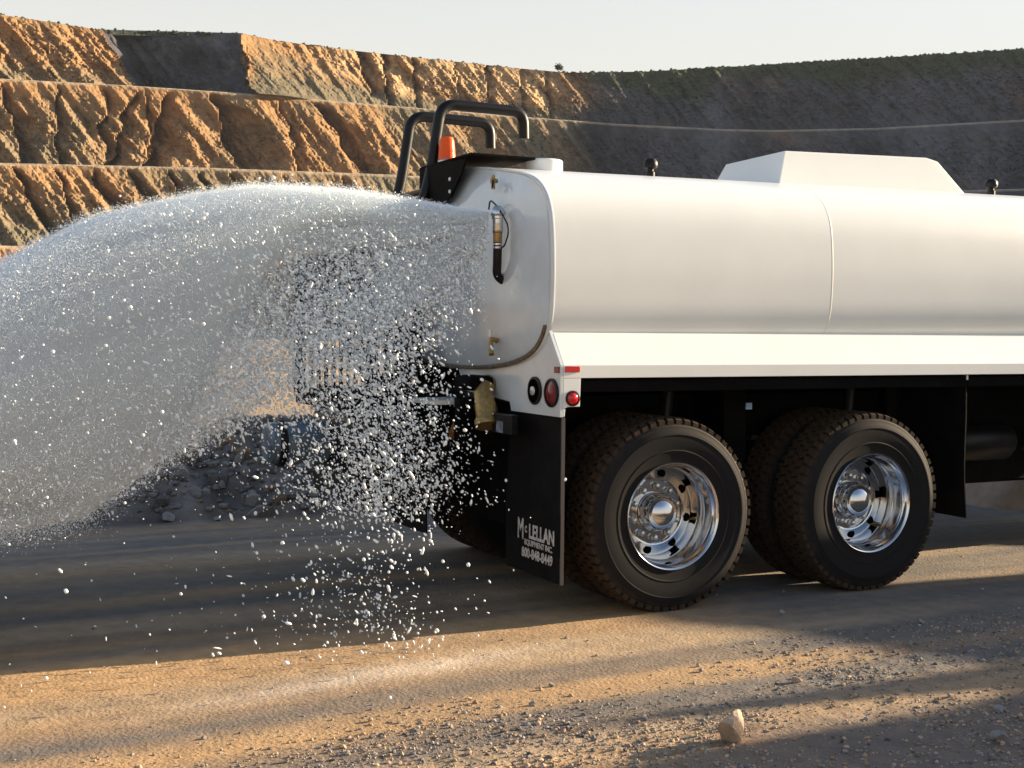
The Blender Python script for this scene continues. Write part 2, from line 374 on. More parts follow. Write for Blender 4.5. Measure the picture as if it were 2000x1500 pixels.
        cols.append(np.clip(c, .01, .8))
    if k < 3:
        # low safety windrow along the bench edge, pale as if sunlit, and the tread behind it
        for off, dh in ((o1+.5, .25), (o1+1.0, .3), (o1+1.5, 0), (o1+4, 0)):
            rows.append(at_off(off, ht+dh)); cols.append(np.tile(np.array([.38, .31, .23]), (NS, 1)))
    else:
        for off, dh in ((o1+6, .5), (o1+30, .0), (o1+160, -4)):
            rows.append(at_off(off, ht+dh)); cols.append(np.tile(np.array([.07, .07, .045]), (NS, 1)))
        RIM = at_off(o1+.8, ht)
    hprev = ht
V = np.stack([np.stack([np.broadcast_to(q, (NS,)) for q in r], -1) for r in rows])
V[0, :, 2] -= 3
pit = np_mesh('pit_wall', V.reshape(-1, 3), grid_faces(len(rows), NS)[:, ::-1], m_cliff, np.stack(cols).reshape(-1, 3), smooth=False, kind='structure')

# ---- dark scrub along the rim
def ico(sub=0):
    import bmesh
    bm = bmesh.new(); bmesh.ops.create_icosphere(bm, subdivisions=sub+1, radius=1)
    v = np.array([q.co[:] for q in bm.verts]); f = np.array([[q.index for q in fc.verts] for fc in bm.faces]); bm.free(); return v, f
IV, IF = ico(0)
def scatter(name, P, S, m, kindlabel=None, attr=None, flat=.7, jit=.28, smooth=False, base=(IV, IF), seed=3, kind='stuff', label=None, cat=None):
    g = np.random.default_rng(seed); bv, bf = base; n = len(P); k = len(bv)
    V = bv[None]*(1+g.uniform(-jit, jit, (n, k, 1)))*S[:, None, None]*g.uniform(.7, 1.3, (n, 1, 3))
    V[..., 2] *= flat; a = g.uniform(0, 2*PI, n); ca, sa = np.cos(a)[:, None], np.sin(a)[:, None]
    Xr = V[..., 0]*ca-V[..., 1]*sa; Yr = V[..., 0]*sa+V[..., 1]*ca
    V = np.stack([Xr, Yr, V[..., 2]], -1)+P[:, None]
    Fc = (bf[None]+(np.arange(n)*k)[:, None, None]).reshape(-1, 3)
    A = None if attr is None else np.repeat(attr, k, 0)
    return np_mesh(name, V.reshape(-1, 3), Fc, m, A, smooth, kind, label, cat)
idx = rng.integers(0, NS, 5200); dens = np.where(pxs[idx] > 1090, 1, .42); keep = rng.random(5200) < dens*(.35+1.3*np.clip(.5+vnoise(pxs[idx]*.03, pxs[idx]*0, 9), 0, 1)); idx = idx[keep]
rx, ry, rz = RIM; off = rng.uniform(0, 9, len(idx)); outx, outy = rx-CAM[0], ry-CAM[1]; on = np.hypot(outx, outy)
sz = rng.uniform(.12, .5, len(idx))*np.where(pxs[idx] > 1090, .85, .7)
P = np.stack([rx[idx]+outx[idx]/on[idx]*off*.3, ry[idx]+outy[idx]/on[idx]*off*.3, rz[idx]+.05+sz*.45], -1)
scatter('rim_scrub', P, sz, m_scrub, jit=.4, flat=.9, label='low dark scrub growing along the rim of the pit', cat='scrub')
i0 = int(np.argmin(np.abs(pxs-1087)))
g = np.random.default_rng(5); n = 260
Pd = g.normal(0, .38, (n, 3))*np.array([1, 1, .75])+np.array([rx[i0], ry[i0], rz[i0]+1.15])
bush = scatter('rim_bush', Pd, g.uniform(.07, .2, n), m_scrub, jit=.4, kind='thing', label='single round bush standing above the rim where the lit and shaded walls meet', cat='bush')

# ---- off to the right, in front of the truck: unseen mound added, its crest shaped to shade the road
MX = 13.0; te = math.tan(SUN_EL); td = math.tan(SUN_DELTA)
def crest(yp):
    # yp: lateral position at the mound; y at the truck = yp + (MX-x)*tan(delta)
    y = yp+(MX-.9)*td
    tip = np.interp(y, [-6.5, -4.2, -3.0, -2.3, -2.1, -2.0, -1.95, -1.82, -1.74, -1.69, -1.65, -1.60, -1.54, -1.49, -1.42, -1.2, -.5, -.1, .12, .24, .34, .66, .78, 2.0, 2.6, 3.2, 5.0, 6.6, 7.6],
                       [2, 0., -1.6, -1.6, -1.2, -.4, .55, 1.2, 1.2, .5, -.6, -.7, -.1, .8, 1.5, 1.35, .9, .55, .5, 1.3, 5.5, 5.5, 4.6, 3.0, -4, -7.5, -8, -5, 6])
    return np.clip((MX-tip), 0, None)*te
yy = np.arange(-8.5, 6.9, .03); hs = crest(yy)*sst(-8.5, -6.5, yy)+.04*fbm(yy*9, yy*0, 3, 81)*0
tt = np.concatenate([np.linspace(-1, 0, 26), np.linspace(0, 1, 26)[1:]])
YY, TT = np.meshgrid(yy, tt)
HH = np.tile(hs, (len(tt), 1)); wdt = HH*1.25+.3
MXX = MX+TT*wdt; MZ = HH*(1-np.abs(TT))-.06*(np.abs(TT) > .98)
MZ = MZ+.12*fbm(MXX*2.3, YY*2.3, 4, 83)*np.clip(np.abs(TT)*5, 0, 1)*(np.abs(TT) < .97)
mc = np.array([.3, .22, .15])*(1+.6*fbm(MXX*1.5, YY*1.5, 4, 85)[..., None])
np_mesh('shade_mound', np.stack([MXX, YY, MZ-.02], -1).reshape(-1, 3), grid_faces(len(tt), len(yy)), m_ground, np.clip(mc, .02, .8).reshape(-1, 3), kind='structure')

# ---- loose stones
def gh(x, y): return ground_h(np.asarray(x, float), np.asarray(y, float))
g = np.random.default_rng(21)
n = 150000; px_ = g.uniform(-3.3, 4.2, n); py_ = g.uniform(-3.1, 1.0, n)
dens = sst(-.75, -1.6, py_+.5*vnoise(px_*.8, py_*.8, 91)-.12*px_)*(.25+.9*np.clip(.45+1.3*vnoise(px_*2.2, py_*3.0, 93), 0, 1))+.006
kp = g.random(n) < dens*.72; px_, py_ = px_[kp], py_[kp]; n = len(px_)
S = .0036*np.exp(g.normal(0, .5, n)).clip(.5, 3.2)
tint = np.array([[.40, .28, .18]])*g.uniform(.55, 1.25, (n, 1))*(1+g.normal(0, .05, (n, 3)))
gy_ = g.random(n) < .5; tint[gy_] = np.array([.20, .185, .17])*g.uniform(.3, 1.7, (gy_.sum(), 1))
scatter('gravel', np.stack([px_, py_, gh(px_, py_)+S*.25], -1), S, m_pebble, attr=tint, seed=4, flat=.75, label='fine loose gravel scattered over the edge of the dirt road', cat='gravel')
n = 15000; bx_ = g.uniform(-5, 16, n); by_ = 5.25-.10*bx_+g.normal(0, .75, n)
S = .026*np.exp(g.normal(0, .6, n)).clip(.4, 3.2); hb = gh(bx_, by_); kp = hb > .04; bx_, by_, S, hb = bx_[kp], by_[kp], S[kp], hb[kp]
tint = np.array([[.16, .145, .13]])*g.uniform(.5, 1.4, (len(S), 1)); rd = g.random(len(S)) < .07; tint[rd] = np.array([.22, .14, .08])*g.uniform(.7, 1.2, (rd.sum(), 1))
scatter('windrow_rubble', np.stack([bx_, by_, hb+S*.2], -1), S, m_pebble, attr=tint, seed=6, flat=.8, label='heap of broken rock along the far edge of the road behind the truck', cat='rubble')
RV, RF = ico(1)
def stone(x, y, s, label, m, name='stone', shape=(1, .8, .75), seed=1, group='single stones on the road', rot=0., cuts=9):
    """a broken stone: a sphere cut by random planes"""
    gg = np.random.default_rng(seed); bv, bf = ico(2)
    V = bv.copy(); cuts = cuts+5
    for _ in range(cuts):
        nn = gg.normal(0, 1, 3); nn /= np.linalg.norm(nn); dd = gg.uniform(.38, .74); o_ = V@nn-dd; V = V-np.clip(o_, 0, None)[:, None]*nn
    V = V*np.array(shape)*s*(1+gg.normal(0, .006, (len(V), 1)))
    c, sn = math.cos(rot), math.sin(rot); V = V@np.array([[c, sn, 0], [-sn, c, 0], [0, 0, 1]])
    V[:, 2] -= V[:, 2].min()
    o = np_mesh(name, V, bf, m, smooth=False, label=label, cat='rock')
    o.location = (x, y, float(gh(x, y))-.12*s)
    if group: o['group'] = group
    return o
stone(-.115, -1.89, .078, 'largest rock in front, pale pinkish tan and angular, at the edge of the shade', m_rock, 'rock', (1.15, .9, .8), 12, None, .5, 5)
for i, (x, y, s, m, lab) in enumerate([
    (-.36, -.95, .018, m_rockg, 'dark little stone on the bare strip left of the rock, highest of the pair there'),
    (-.55, -1.14, .020, m_rockg, 'dark little stone lower left of its twin on the lit gravel'),
    (.62, -1.34, .032, m_rock, 'tan stone casting a long shadow in the middle of the lit gravel'),
    (.80, -2.28, .042, m_rockg, 'flat grey stone at the lower right corner in the shade'),
    (1.08, -2.02, .026, m_rockg, 'small pale grey stone among the shaded gravel at the right edge'),
    (1.04, -1.80, .018, m_rockg, 'small whitish stone in the shade just right of the tip of lit ground'),
    (1.91, -.75, .024, m_rockg, 'dark stone on the grey road right of the lit gravel, near the frame edge'),
    (1.42, -.23, .020, m_rockg, 'dark pebble alone on the road below the front wheel'),
    (1.55, -1.05, .022, m_rockg, 'dark stone on the soft shadow edge right of the lit gravel'),
    (-1.62, -1.35, .016, m_rockg, 'dark stone at the lower left on the sandy strip'),
    (-1.2, -1.05, .017, m_rock, 'tan stone on the sandy strip below the wet streak'),
    (-.75, -.98, .014, m_rock, 'tan pebble at the upper border of the gravel'),
    (.98, -2.42, .030, m_rockg, 'grey stone at the very bottom right of the shaded gravel'),
    (.35, -1.02, .016, m_rockg, 'dark pebble at the upper edge of the lit gravel under the wheels')]):
    stone(x, y, s, lab, m, seed=30+i, rot=i*1.3)
for i, (x, y, s) in enumerate([(-.2, 4.25, .13), (-.9, 4.3, .08), (.25, 4.35, .10), (-1.5, 4.35, .07), (-.55, 4.2, .06)]):
    stone(x, y, s, ['flat grey boulder at the foot of the rubble heap nearest the truck', 'grey block at the left foot of the rubble heap', 'grey boulder half behind the falling drops at the heap',
          'leftmost small block at the foot of the rubble heap', 'small block between two larger ones at the foot of the heap'][i], m_rockg, seed=60+i, shape=(1.3, .8, .55), rot=i, group='blocks at the foot of the rubble heap')

# ============================================================ TRUCK
T = empty('water_truck', (0, 0, 0), 'white water tank truck spraying from its rear, black chassis and chrome wheels', 'truck')
TX1 = 6.1
tilt = lambda x: .0165*(x-.5)
def tank_ring(x, sx=1.0, n_=None, dz=0.):
    """cross-section of the tank: flat sides, crowned top and rounder belly"""
    half = [(1.2, 2.452), (.98, 2.432), (.78, 2.402), (.60, 2.372), (.44, 2.343), (.32, 2.31), (.235, 2.27), (.17, 2.215), (.13, 2.15), (.105, 2.07), (.092, 1.95), (.086, 1.82), (.090, 1.70), (.098, 1.60),
            (.118, 1.53), (.155, 1.465), (.22, 1.405), (.32, 1.36), (.46, 1.325), (.66, 1.298), (.90, 1.282), (1.2, 1.275)]
    pts = half+[(2.4-y, z) for y, z in half[-2:0:-1]]
    cy, cz = 1.2, 1.86
    return [(x, cy+(y-cy)*sx, cz+(z-cz)*sx+tilt(x)+dz) for y, z in pts]
def smooth_ring(r, k=3):
    # chaikin-like resampling for a rounder outline
    P = [Vector(p) for p in r]
    for _ in range(2):
        Q = []
        for i in range(len(P)):
            a, b = P[i], P[(i+1) % len(P)]; Q += [a*.75+b*.25, a*.25+b*.75]
        P = Q
    return P
b = MB(); xs = [.20, .9, 1.6, 1.988]
b.loft([smooth_ring(tank_ring(x)) for x in xs], False, False)
tank = b.build('tank', m_white, T, angle=60)
b = MB(); b.loft([smooth_ring(tank_ring(x)) for x in (2.000, 3, 4, 5, TX1)], False, True); b.build('tank_front_section', m_white, T, angle=60)
b = MB(); b.loft([smooth_ring(tank_ring(x, s)) for x, s in ((1.984, .9985), (1.988, 1.0002), (2.000, 1.0002), (2.004, .9985))], False, False); b.build('tank_seam', mat('seam_grey', (.70, .69, .64), .5), tank, angle=60)
# dished rear head with rolled rim
b = MB(); b.loft([smooth_ring(tank_ring(x, s)) for x, s in ((.20, 1.0), (.186, 1.004), (.176, .999), (.176, .985), (.186, .976), (.182, .955), (.168, .90), (.150, .78), (.138, .6), (.130, .35), (.128, .02))], False, True)
b.build('tank_rear_head', m_wet_shade, T, angle=70)
# grime line in the lower lip of the head
b = MB(); rg = smooth_ring(tank_ring(.170, .984)); lo = [p for p in rg if p.z < 1.53]; lo.sort(key=lambda p: p.y)
b.tube(lo, .013, 6); b.build('rim_weld_bead', mat('grime_brown', (.13, .10, .07), .9, var=.5, vscale=30), tank)
# manhole ring on top at the rear
b = MB(); b.lathe([(.0, .0), (.115, .0), (.115, .085), (.108, .092), (.0, .096)], (.60, 1.0, 2.40), (0, 0, 1), 40); b.build('fill_neck', m_white, T, bevel=.003)
# rollover hatch box on the roof
def hz(x, z): return z
b = MB()
bot = [(2.20, .86, 2.40), (3.83, .86, 2.44), (3.83, 1.78, 2.44), (2.28, 1.78, 2.40)]
top = [(2.265, .88, 2.652), (3.46, .88, 2.690), (3.56, .88, 2.672), (3.56, 1.60, 2.672), (3.46, 1.60, 2.690), (2.33, 1.60, 2.652)]
vs = [bot[0], bot[1], bot[2], bot[3]]+top
b.add(vs, [(0, 1, 6, 5, 4), (1, 2, 7, 6), (2, 3, 9, 8, 7), (3, 0, 4, 9), (4, 5, 8, 9), (5, 6, 7, 8), (3, 2, 1, 0)])
b.build('roof_hatch_housing', m_white, T, smooth=False, bevel=.006)
for x, zz in ((1.467, 2.47), (4.407, 2.52)):
    v = MB().lathe([(.028, 0), (.028, .05), (.02, .055), (.02, .07), (.042, .075), (.046, .09), (.044, .115), (.028, .135), (0, .14)], (x, 1.2, zz-.02), (0, 0, 1), 24).build('roof_vent', m_black, T)
# side skirt / fender along the near and far sides
def skirt(y0, s):
    prof = [(y0+s*.17, 1.50), (y0+s*.117, 1.4835), (y0, 1.322), (y0, 1.2575), (y0+s*.022, 1.2575), (y0+s*.022, 1.31), (y0+s*.14, 1.46), (y0+s*.3, 1.46), (y0+s*.3, 1.485)]
    b = MB(); b.prism(prof, 'x', .204, TX1); return b.build('side_skirt', m_white, T, smooth=False, bevel=.002)
skirt(0, 1); skirt(2.4, -1)
# rear apron of white sheet below the tank head, with the lamp corner
b = MB(); b.prism([(.0, 1.060), (.555, 1.060), (.575, 1.11), (1.17, 1.145), (1.30, 1.31), (.98, 1.31), (.62, 1.335), (.40, 1.365), (.26, 1.41), (.16, 1.475), (.128, 1.50), (.118, 1.4835), (0, 1.322)], 'x', .185, .203)
apron = b.build('rear_apron', m_wet_shade, T, smooth=False, bevel=.002)
b = MB(); b.prism([(.204, 1.256), (.204, 1.10), (.232, 1.112), (.300, 1.112), (.304, 1.256)], 'y', .0, .018); b.prism([(.204, 1.10), (.204, 1.062), (.212, 1.062), (.216, 1.10)], 'y', .0, .018); b.build('lamp_corner_bracket', m_white, T, smooth=False, bevel=.002)
b = MB(); b.prism([(.20, 1.10), (2.2, 1.10), (2.2, 1.145), (1.17, 1.145)], 'x', .204, .214); b.build('rear_crossbar', m_black, T, smooth=False)
# lamps
def lamp(name, org, ax, r, lens, ring=m_black, label=None, dome=.012, mid=None):
    b = MB().lathe([(r, -.004), (r, .008), (r*.84, .010), (r*.82, .0)], org, ax, 32); o = b.build(name, ring, T, label=label)
    MB().lathe([(r*.82, .0), (r*.80, .005), (r*.5, .005+dome*.7), (0, .005+dome)], org, ax, 32).build('lens', lens, o)
    if mid: MB().lathe([(r*.34, .012), (r*.3, .02), (0, .022)], org, ax, 16).build('bulb', mid, o)
    return o
lamp('reverse_lamp', (.183, .270, 1.183), (-1, 0, 0), .074, m_hole, label='round reversing lamp, black with clear centre', mid=m_clear)
lamp('tail_lamp', (.183, .085, 1.180), (-1, 0, 0), .074, m_dkred, label='round red tail lamp')
lamp('side_marker_lamp', (.256, -.001, 1.155), (0, -1, 0), .040, m_red, label='small round red side marker', dome=.016)
b = MB(); b.box((.210, -.006, 1.287), (.296, -.0005, 1.318)); b.build('side_reflector', m_red, T, bevel=.003)
b = MB(); b.box((.177, .004, 1.283), (.1845, .055, 1.315)); b.build('rear_reflector', m_dkred, T, bevel=.002)
# mud flaps
def flap(x, y0, y1, z0, z1, lean=0.):
    b = MB(); rings = []
    for k in range(9):
        z = z1+(z0-z1)*k/8; dx = -lean*(k/8)**1.5+.006*math.sin(k*.9)
        rings.append([(x+dx, y0, z), (x+dx, y1, z), (x+dx+.008, y1, z), (x+dx+.008, y0, z)])
    b.loft(rings); return b.build('mud_flap', m_flap, T, smooth=True, angle=60)
rf = flap(.205, .002, .63, .205, 1.06, .01); rf['label'] = 'rear mud flap with faded white lettering'
ff = flap(2.985, .03, .62, .384, 1.246, -.02)
flap(.205, 1.78, 2.4, .205, 1.06, .01); flap(2.985, 1.78, 2.38, .384, 1.246, -.02)
b = MB(); b.box((.196, -.001, .205), (.216, .008, 1.058)); b.build('flap_edge_trim', mat('worn_edge', (.045, .04, .04), .6), T, label='thin worn edge strip of the rear mud flap')
b = MB(); b.box((2.975, .014, 1.225), (2.99, .024, 1.252)); b.build('flap_clip', m_alu, T)
def text(s, y, z, size, xscale=1., name='lettering', m=m_letter, bold=0.):
    c = bpy.data.curves.new(name, 'FONT'); c.body = s; c.size = size; c.extrude = .0008; c.offset = bold; c.align_x = 'CENTER'; c.align_y = 'CENTER'; c.resolution_u = 3
    o = bpy.data.objects.new(name, c); COL.objects.link(o)
    o.rotation_euler = (PI/2, 0, -PI/2); o.scale = (xscale, 1, 1); o.location = (.1915, y, z); c.materials.append(m)
    bpy.context.view_layer.update()
    dg = bpy.context.evaluated_depsgraph_get(); me = bpy.data.meshes.new_from_object(o.evaluated_get(dg)); me.transform(o.matrix_world)
    COL.objects.unlink(o); bpy.data.objects.remove(o)
    o = bpy.data.objects.new(name, me); COL.objects.link(o); o.parent = rf
    return o
text('M', .440, .430, .155, .62, bold=.003); text('c', .378, .445, .075, .7, bold=.002); text('LELLAN', .200, .430, .105, .80, bold=.003)
text('EQUIPMENT INC.', .235, .370, .042, .98, bold=.001)
text('800-848-8449', .250, .312, .072, .86, bold=.002)
# wheels ----------------------------------------------------
YO, ZC, RT = .033, .515, .527
W0 = MB()
def tyre_mesh():
    b = MB(); w = .275
    prof = [(.282, .016), (.290, .003), (.318, -.001), (.345, -.005), (.348, -.008), (.352, -.008), (.355, -.006), (.40, -.012), (.432, -.012), (.434, -.0145), (.438, -.0145), (.441, -.011), (.455, -.008), (.470, .002), (.478, .003), (.488, .012), (.500, .024), (.506, .034), (.508, .05)]
    prof = prof+[(r, w-d) for r, d in prof[::-1]]+[(.27, w-.03), (.27, .03)]
    b.lathe(prof, (0, 0, 0), (0, 1, 0), 96, closed=True)
    N = 58
    for i in range(N):
        for row, (y0, y1, ph) in enumerate(((.012, .058, 0), (.066, .112, .5), (.120, .158, 0), (.166, .212, .5), (.219, .264, 0))):
            a = 2*PI*(i+ph)/N; dl = PI/N*.66; sk = .010 if row % 2 else -.010
            r0, r1 = (.486 if row in (0, 4) else .502), RT
            vs = []
            for r in (r0, r1):
                for yy_, s_ in ((y0, -1), (y1, 1)):
                    for da in (-dl, dl):
                        rr = r-(.014 if (r == r1 and ((row == 0 and s_ < 0) or (row == 4 and s_ > 0))) else 0)
                        an = a+da+s_*sk; vs.append((rr*math.cos(an), yy_, rr*math.sin(an)))
            b.add(vs, [(0, 1, 3, 2), (4, 6, 7, 5), (0, 4, 5, 1), (2, 3, 7, 6), (0, 2, 6, 4), (1, 5, 7, 3)])
    me = b.mesh('tyre'); me.materials.append(m_tyre)
    me.polygons.foreach_set('use_smooth', [True]*len(me.polygons)); me.set_sharp_from_angle(angle=math.radians(28)); return me
tyre_me = tyre_mesh()
def mkmesh(b, name, m, angle=35):
    me = b.mesh(name); me.materials.append(m); me.polygons.foreach_set('use_smooth', [True]*len(me.polygons)); me.set_sharp_from_angle(angle=math.radians(angle)); return me
rim_me = mkmesh(MB().lathe([(.286, .02), (.289, .006), (.291, -.002), (.288, -.007), (.282, -.004), (.277, .006), (.275, .020), (.269, .028), (.264, .045), (.262, .085), (.256, .10), (.252, .105), (.251, .165), (.246, .192), (.242, .200),
                             (.238, .200), (.196, .186), (.182, .180), (.176, .182), (.172, .195), (.10, .195), (.10, .26), (.27, .26), (.275, .1)], (0, 0, 0), (0, 1, 0), 96, closed=True), 'rim', m_chrome, 40)
cap_me = mkmesh(MB().lathe([(.106, .19), (.106, .165), (.1, .158), (.097, .15), (.096, .125), (.088, .098), (.070, .078), (.042, .064), (.018, .059), (0, .058)], (0, 0, 0), (0, 1, 0), 48), 'hub_cap', m_chrome, 60)
nut_b = MB(); nut_b.lathe([(.019, 0), (.019, -.018), (.013, -.030), (0, -.034)], (0, 0, 0), (0, 1, 0), 6); nut_me = mkmesh(nut_b, 'lug_nut', m_alu, 25)
hole_me = mkmesh(MB().lathe([(.024, .008), (.024, -.003), (.022, -.0045), (.0, -.0046)], (0, 0, 0), (0, 1, 0), 20), 'hand_hole', m_hole)
valve_me = mkmesh(MB().tube([(0, 0, 0), (0, -.05, .01), (0, -.07, .012)], .006, 8), 'valve_stem', m_brass)
def child(name, me, parent, loc=(0, 0, 0), rot=(0, 0, 0)):
    o = bpy.data.objects.new(name, me); COL.objects.link(o); o.parent = parent; o.location = loc; o.rotation_euler = rot; return o
def wheel(x, y, near=True, full=True, spin=0.):
    o = child('wheel', rim_me if full else tyre_me, T, (x, y, ZC), (0, spin, 0) if near else (0, spin, PI))
    if not full: return o
    child('tyre', tyre_me, o)
    child('hub_cap', cap_me, o)
    for k in range(8):
        a = 2*PI*k/8+.15; child('hand_hole', hole_me, o, (.210*math.cos(a), .189, .210*math.sin(a)), (0, 0, 0))
    for k in range(10):
        a = 2*PI*k/10; child('lug_nut', nut_me, o, (.142*math.cos(a), .19, .142*math.sin(a)))
    child('valve_stem', valve_me, o, (.236, .20, .03))
    return o
for i, x in enumerate((.9, 2.27)):
    wheel(x, YO, True, True, .35+i*.5); wheel(x, YO+.33, True, False, .9)
    wheel(x, 2.4-YO, False, True, .2); wheel(x, 2.4-YO-.33, False, False, .5)
# frame, axles, underbody
b = MB()
for y in (.78, 1.54): b.box((-.02, y, .86), (TX1, y+.08, 1.12))
b.build('frame_rail', m_chassis, T, smooth=False, bevel=.004)
for x in (.9, 2.27):
    MB().tube([(x, .5, ZC), (x, 1.0, ZC), (x, 1.4, ZC), (x, 1.9, ZC)], .075, 16).build('axle', m_chassis, T)
    MB().lathe([(0, -.2), (.12, -.17), (.19, -.05), (.19, .05), (.12, .17), (0, .2)], (x, 1.2, ZC), (1, 0, 0), 24).build('differential', m_chassis, T)
    MB().lathe([(0, 0), (.2, 0), (.2, .16), (0, .16)], (x, .66, ZC), (0, 1, 0), 32).build('brake_drum', m_chassis, T)
b = MB()
for y in (.72, 1.6): b.box((.55, y, .62), (2.62, y+.07, .74)); b.box((1.45, y-.02, .55), (1.72, y+.1, .95))
b.build('suspension_beam', m_chassis, T, smooth=False, bevel=.008)
MB().tube([(.9, 1.2, .56), (2.27, 1.2, .56), (4, 1.2, .7), (TX1, 1.2, .75)], .05, 12).build('drive_shaft', m_chassis, T)
b = MB(); b.box((.215, .03, 1.185), (TX1, 2.37, 1.245)); b.build('underbody_panel', m_chassis, T, smooth=False)
for lo_c, hi_c in (((.25, .66, .60), (.42, 1.75, 1.17)), ((1.52, .45, .62), (1.68, 1.95, 1.18)), ((2.98, .70, .62), (3.1, 1.9, 1.18))):
    b = MB(); b.box(lo_c, hi_c); b.build('cross_member', m_chassis, T, smooth=False, bevel=.01)
b = MB(); b.box((3.1, .80, .47), (5.9, 1.95, 1.19)); b.build('under_tank_locker', m_chassis, T, smooth=False, bevel=.02)
b = MB(); b.box((.45, 1.9, .85), (2.95, 1.93, 1.18)); b.build('inner_splash_panel', m_chassis, T, smooth=False)
b = MB(); b.box((1.375, .05, 1.075), (1.415, .056, 1.11)); b.build('small_bracket', m_blue, T)
for x, y in ((3.2, .72), (4.3, .72)):
    MB().lathe([(0, 0), (.11, .01), (.13, .04), (.13, .66), (.11, .69), (0, .70)], (x+.1, y-.08, .78), (1, 0, 0), 24).build('air_tank', m_black, T)
for x in (.9, 2.27):
    MB().tube([(x+.14, .62, ZC+.05), (x+.3, .62, ZC+.3), (x+.34, .62, 1.15)], .035, 10).build('shock_absorber', m_black, T)
# rear machinery --------------------------------------------
# ladder with two rounded hand hoops at the top
lad = MB().tube(bend([(.03, 1.55, 1.12), (.03, 1.55, 2.15), (.115, 1.55, 2.42), (.185, 1.55, 2.872), (.745, 1.55, 2.868), (.75, 1.55, 2.70)], .10, 8), .034, 16).build('ladder', m_black, T, label='black tubular ladder with curved hand hoops')
MB().tube(bend([(.03, 2.04, 1.12), (.03, 2.04, 2.15), (.115, 2.04, 2.42), (.185, 2.04, 2.872), (.745, 2.04, 2.868), (.75, 2.04, 2.70)], .10, 8), .034, 16).build('hand_hoop', m_black, lad)
for z in (1.22, 1.50, 1.78, 2.06, 2.34):
    MB().tube([(.03+(.06 if z > 2.2 else 0), 1.56, z), (.03+(.06 if z > 2.2 else 0), 2.03, z)], .018, 10).build('rung', m_black, lad)
b = MB(); b.prism([(.97, 2.465), (1.66, 2.49), (1.66, 2.19), (1.42, 2.20), (1.18, 2.27), (1.02, 2.40)], 'x', .090, .102); hb_ = b.build('ladder_bracket_plate', m_chassis, T, smooth=False, bevel=.002)
b = MB(); b.box((.09, .90, 2.478), (.50, 1.62, 2.492)); b.build('top_step_plate', m_chassis, T, smooth=False, bevel=.003)
for z in (2.300, 2.372): MB().lathe([(.012, 0), (.010, .006), (0, .008)], (.090, 1.19, z), (-1, 0, 0), 14).build('bracket_bolt', mat('bolt_white', (.8, .8, .8), .3), hb_)
# amber beacon
be = MB().lathe([(.056, 0), (.058, .022), (.052, .03)], (.19, 1.47, 2.492), (0, 0, 1), 32).build('beacon', m_alu, T, label='amber warning beacon')
MB().lathe([(.052, .028), (.053, .06), (.050, .068), (.051, .075), (.045, .142), (.036, .165), (0, .171)], (.19, 1.47, 2.492), (0, 0, 1), 32).build('beacon_lens', m_amber, be)
# spray head on the tank rear
NZ = Vector((.085, .535, 2.075))
sp = MB().lathe([(.022, 0), (.024, .004), (.024, .05), (.028, .055), (.028, .06), (.024, .065)], (NZ.x, NZ.y, 1.965), (0, 0, 1), 24).build('spray_head', m_brass, T, label='brass and chrome spray head throwing the water')
MB().lathe([(.027, .062), (.029, .07), (.029, .125), (.033, .13), (.033, .142), (.028, .145)], (NZ.x, NZ.y, 1.965), (0, 0, 1), 24).build('spray_valve', m_chrome, sp)
MB().lathe([(.034, .143), (.042, .152), (.042, .166), (.030, .185), (.018, .196), (0, .20)], (NZ.x, NZ.y, 1.965), (0, 0, 1), 24).build('spray_cap', m_alu, sp)
for dz in (-.032, -.014): MB().lathe([(.026, 0), (.027, .004), (.027, .010), (.026, .012)], (NZ.x, NZ.y, 1.965+dz), (0, 0, 1), 20).build('hose_clamp', m_chrome, sp)
MB().tube(bend([(NZ.x, NZ.y, 1.97), (NZ.x, NZ.y, 1.88), (.10, NZ.y+.04, 1.79), (.16, NZ.y+.06, 1.76)], .1), .024, 12).build('feed_hose', m_black, sp)
cab = [(.10, .68, 2.155), (.09, .645, 2.205), (.085, .55, 2.165), (.08, .49, 2.13), (.08, .40, 2.05), (.08, .395, 2.0), (.09, .46, 1.945), (.09, .50, 1.935)]
MB().tube(bend(cab, .04, 5), .0045, 6).build('control_cable', m_black, sp)
vb = MB().lathe([(.012, 0), (.012, .03), (.017, .034), (.017, .055), (.011, .06), (.011, .075)], (.115, .66, 2.265), (0, 0, 1), 14).build('upper_brass_cock', m_brass, T)
MB().tube([(.115, .66, 2.32), (.10, .63, 2.30), (.095, .625, 2.27)], .006, 8).build('cock_handle', m_black, vb)
MB().tube([(.14, .66, 2.31), (.10, .66, 2.31)], .012, 10).build('cock_nipple', m_brass, vb)
vb = MB().tube([(.14, .64, 1.44), (.10, .64, 1.45), (.095, .63, 1.41), (.085, .60, 1.365)], .015, 12).build('lower_brass_cock', m_brass, T)
MB().tube([(.095, .645, 1.46), (.095, .645, 1.50)], .009, 10).build('cock_handle', m_chrome, vb)
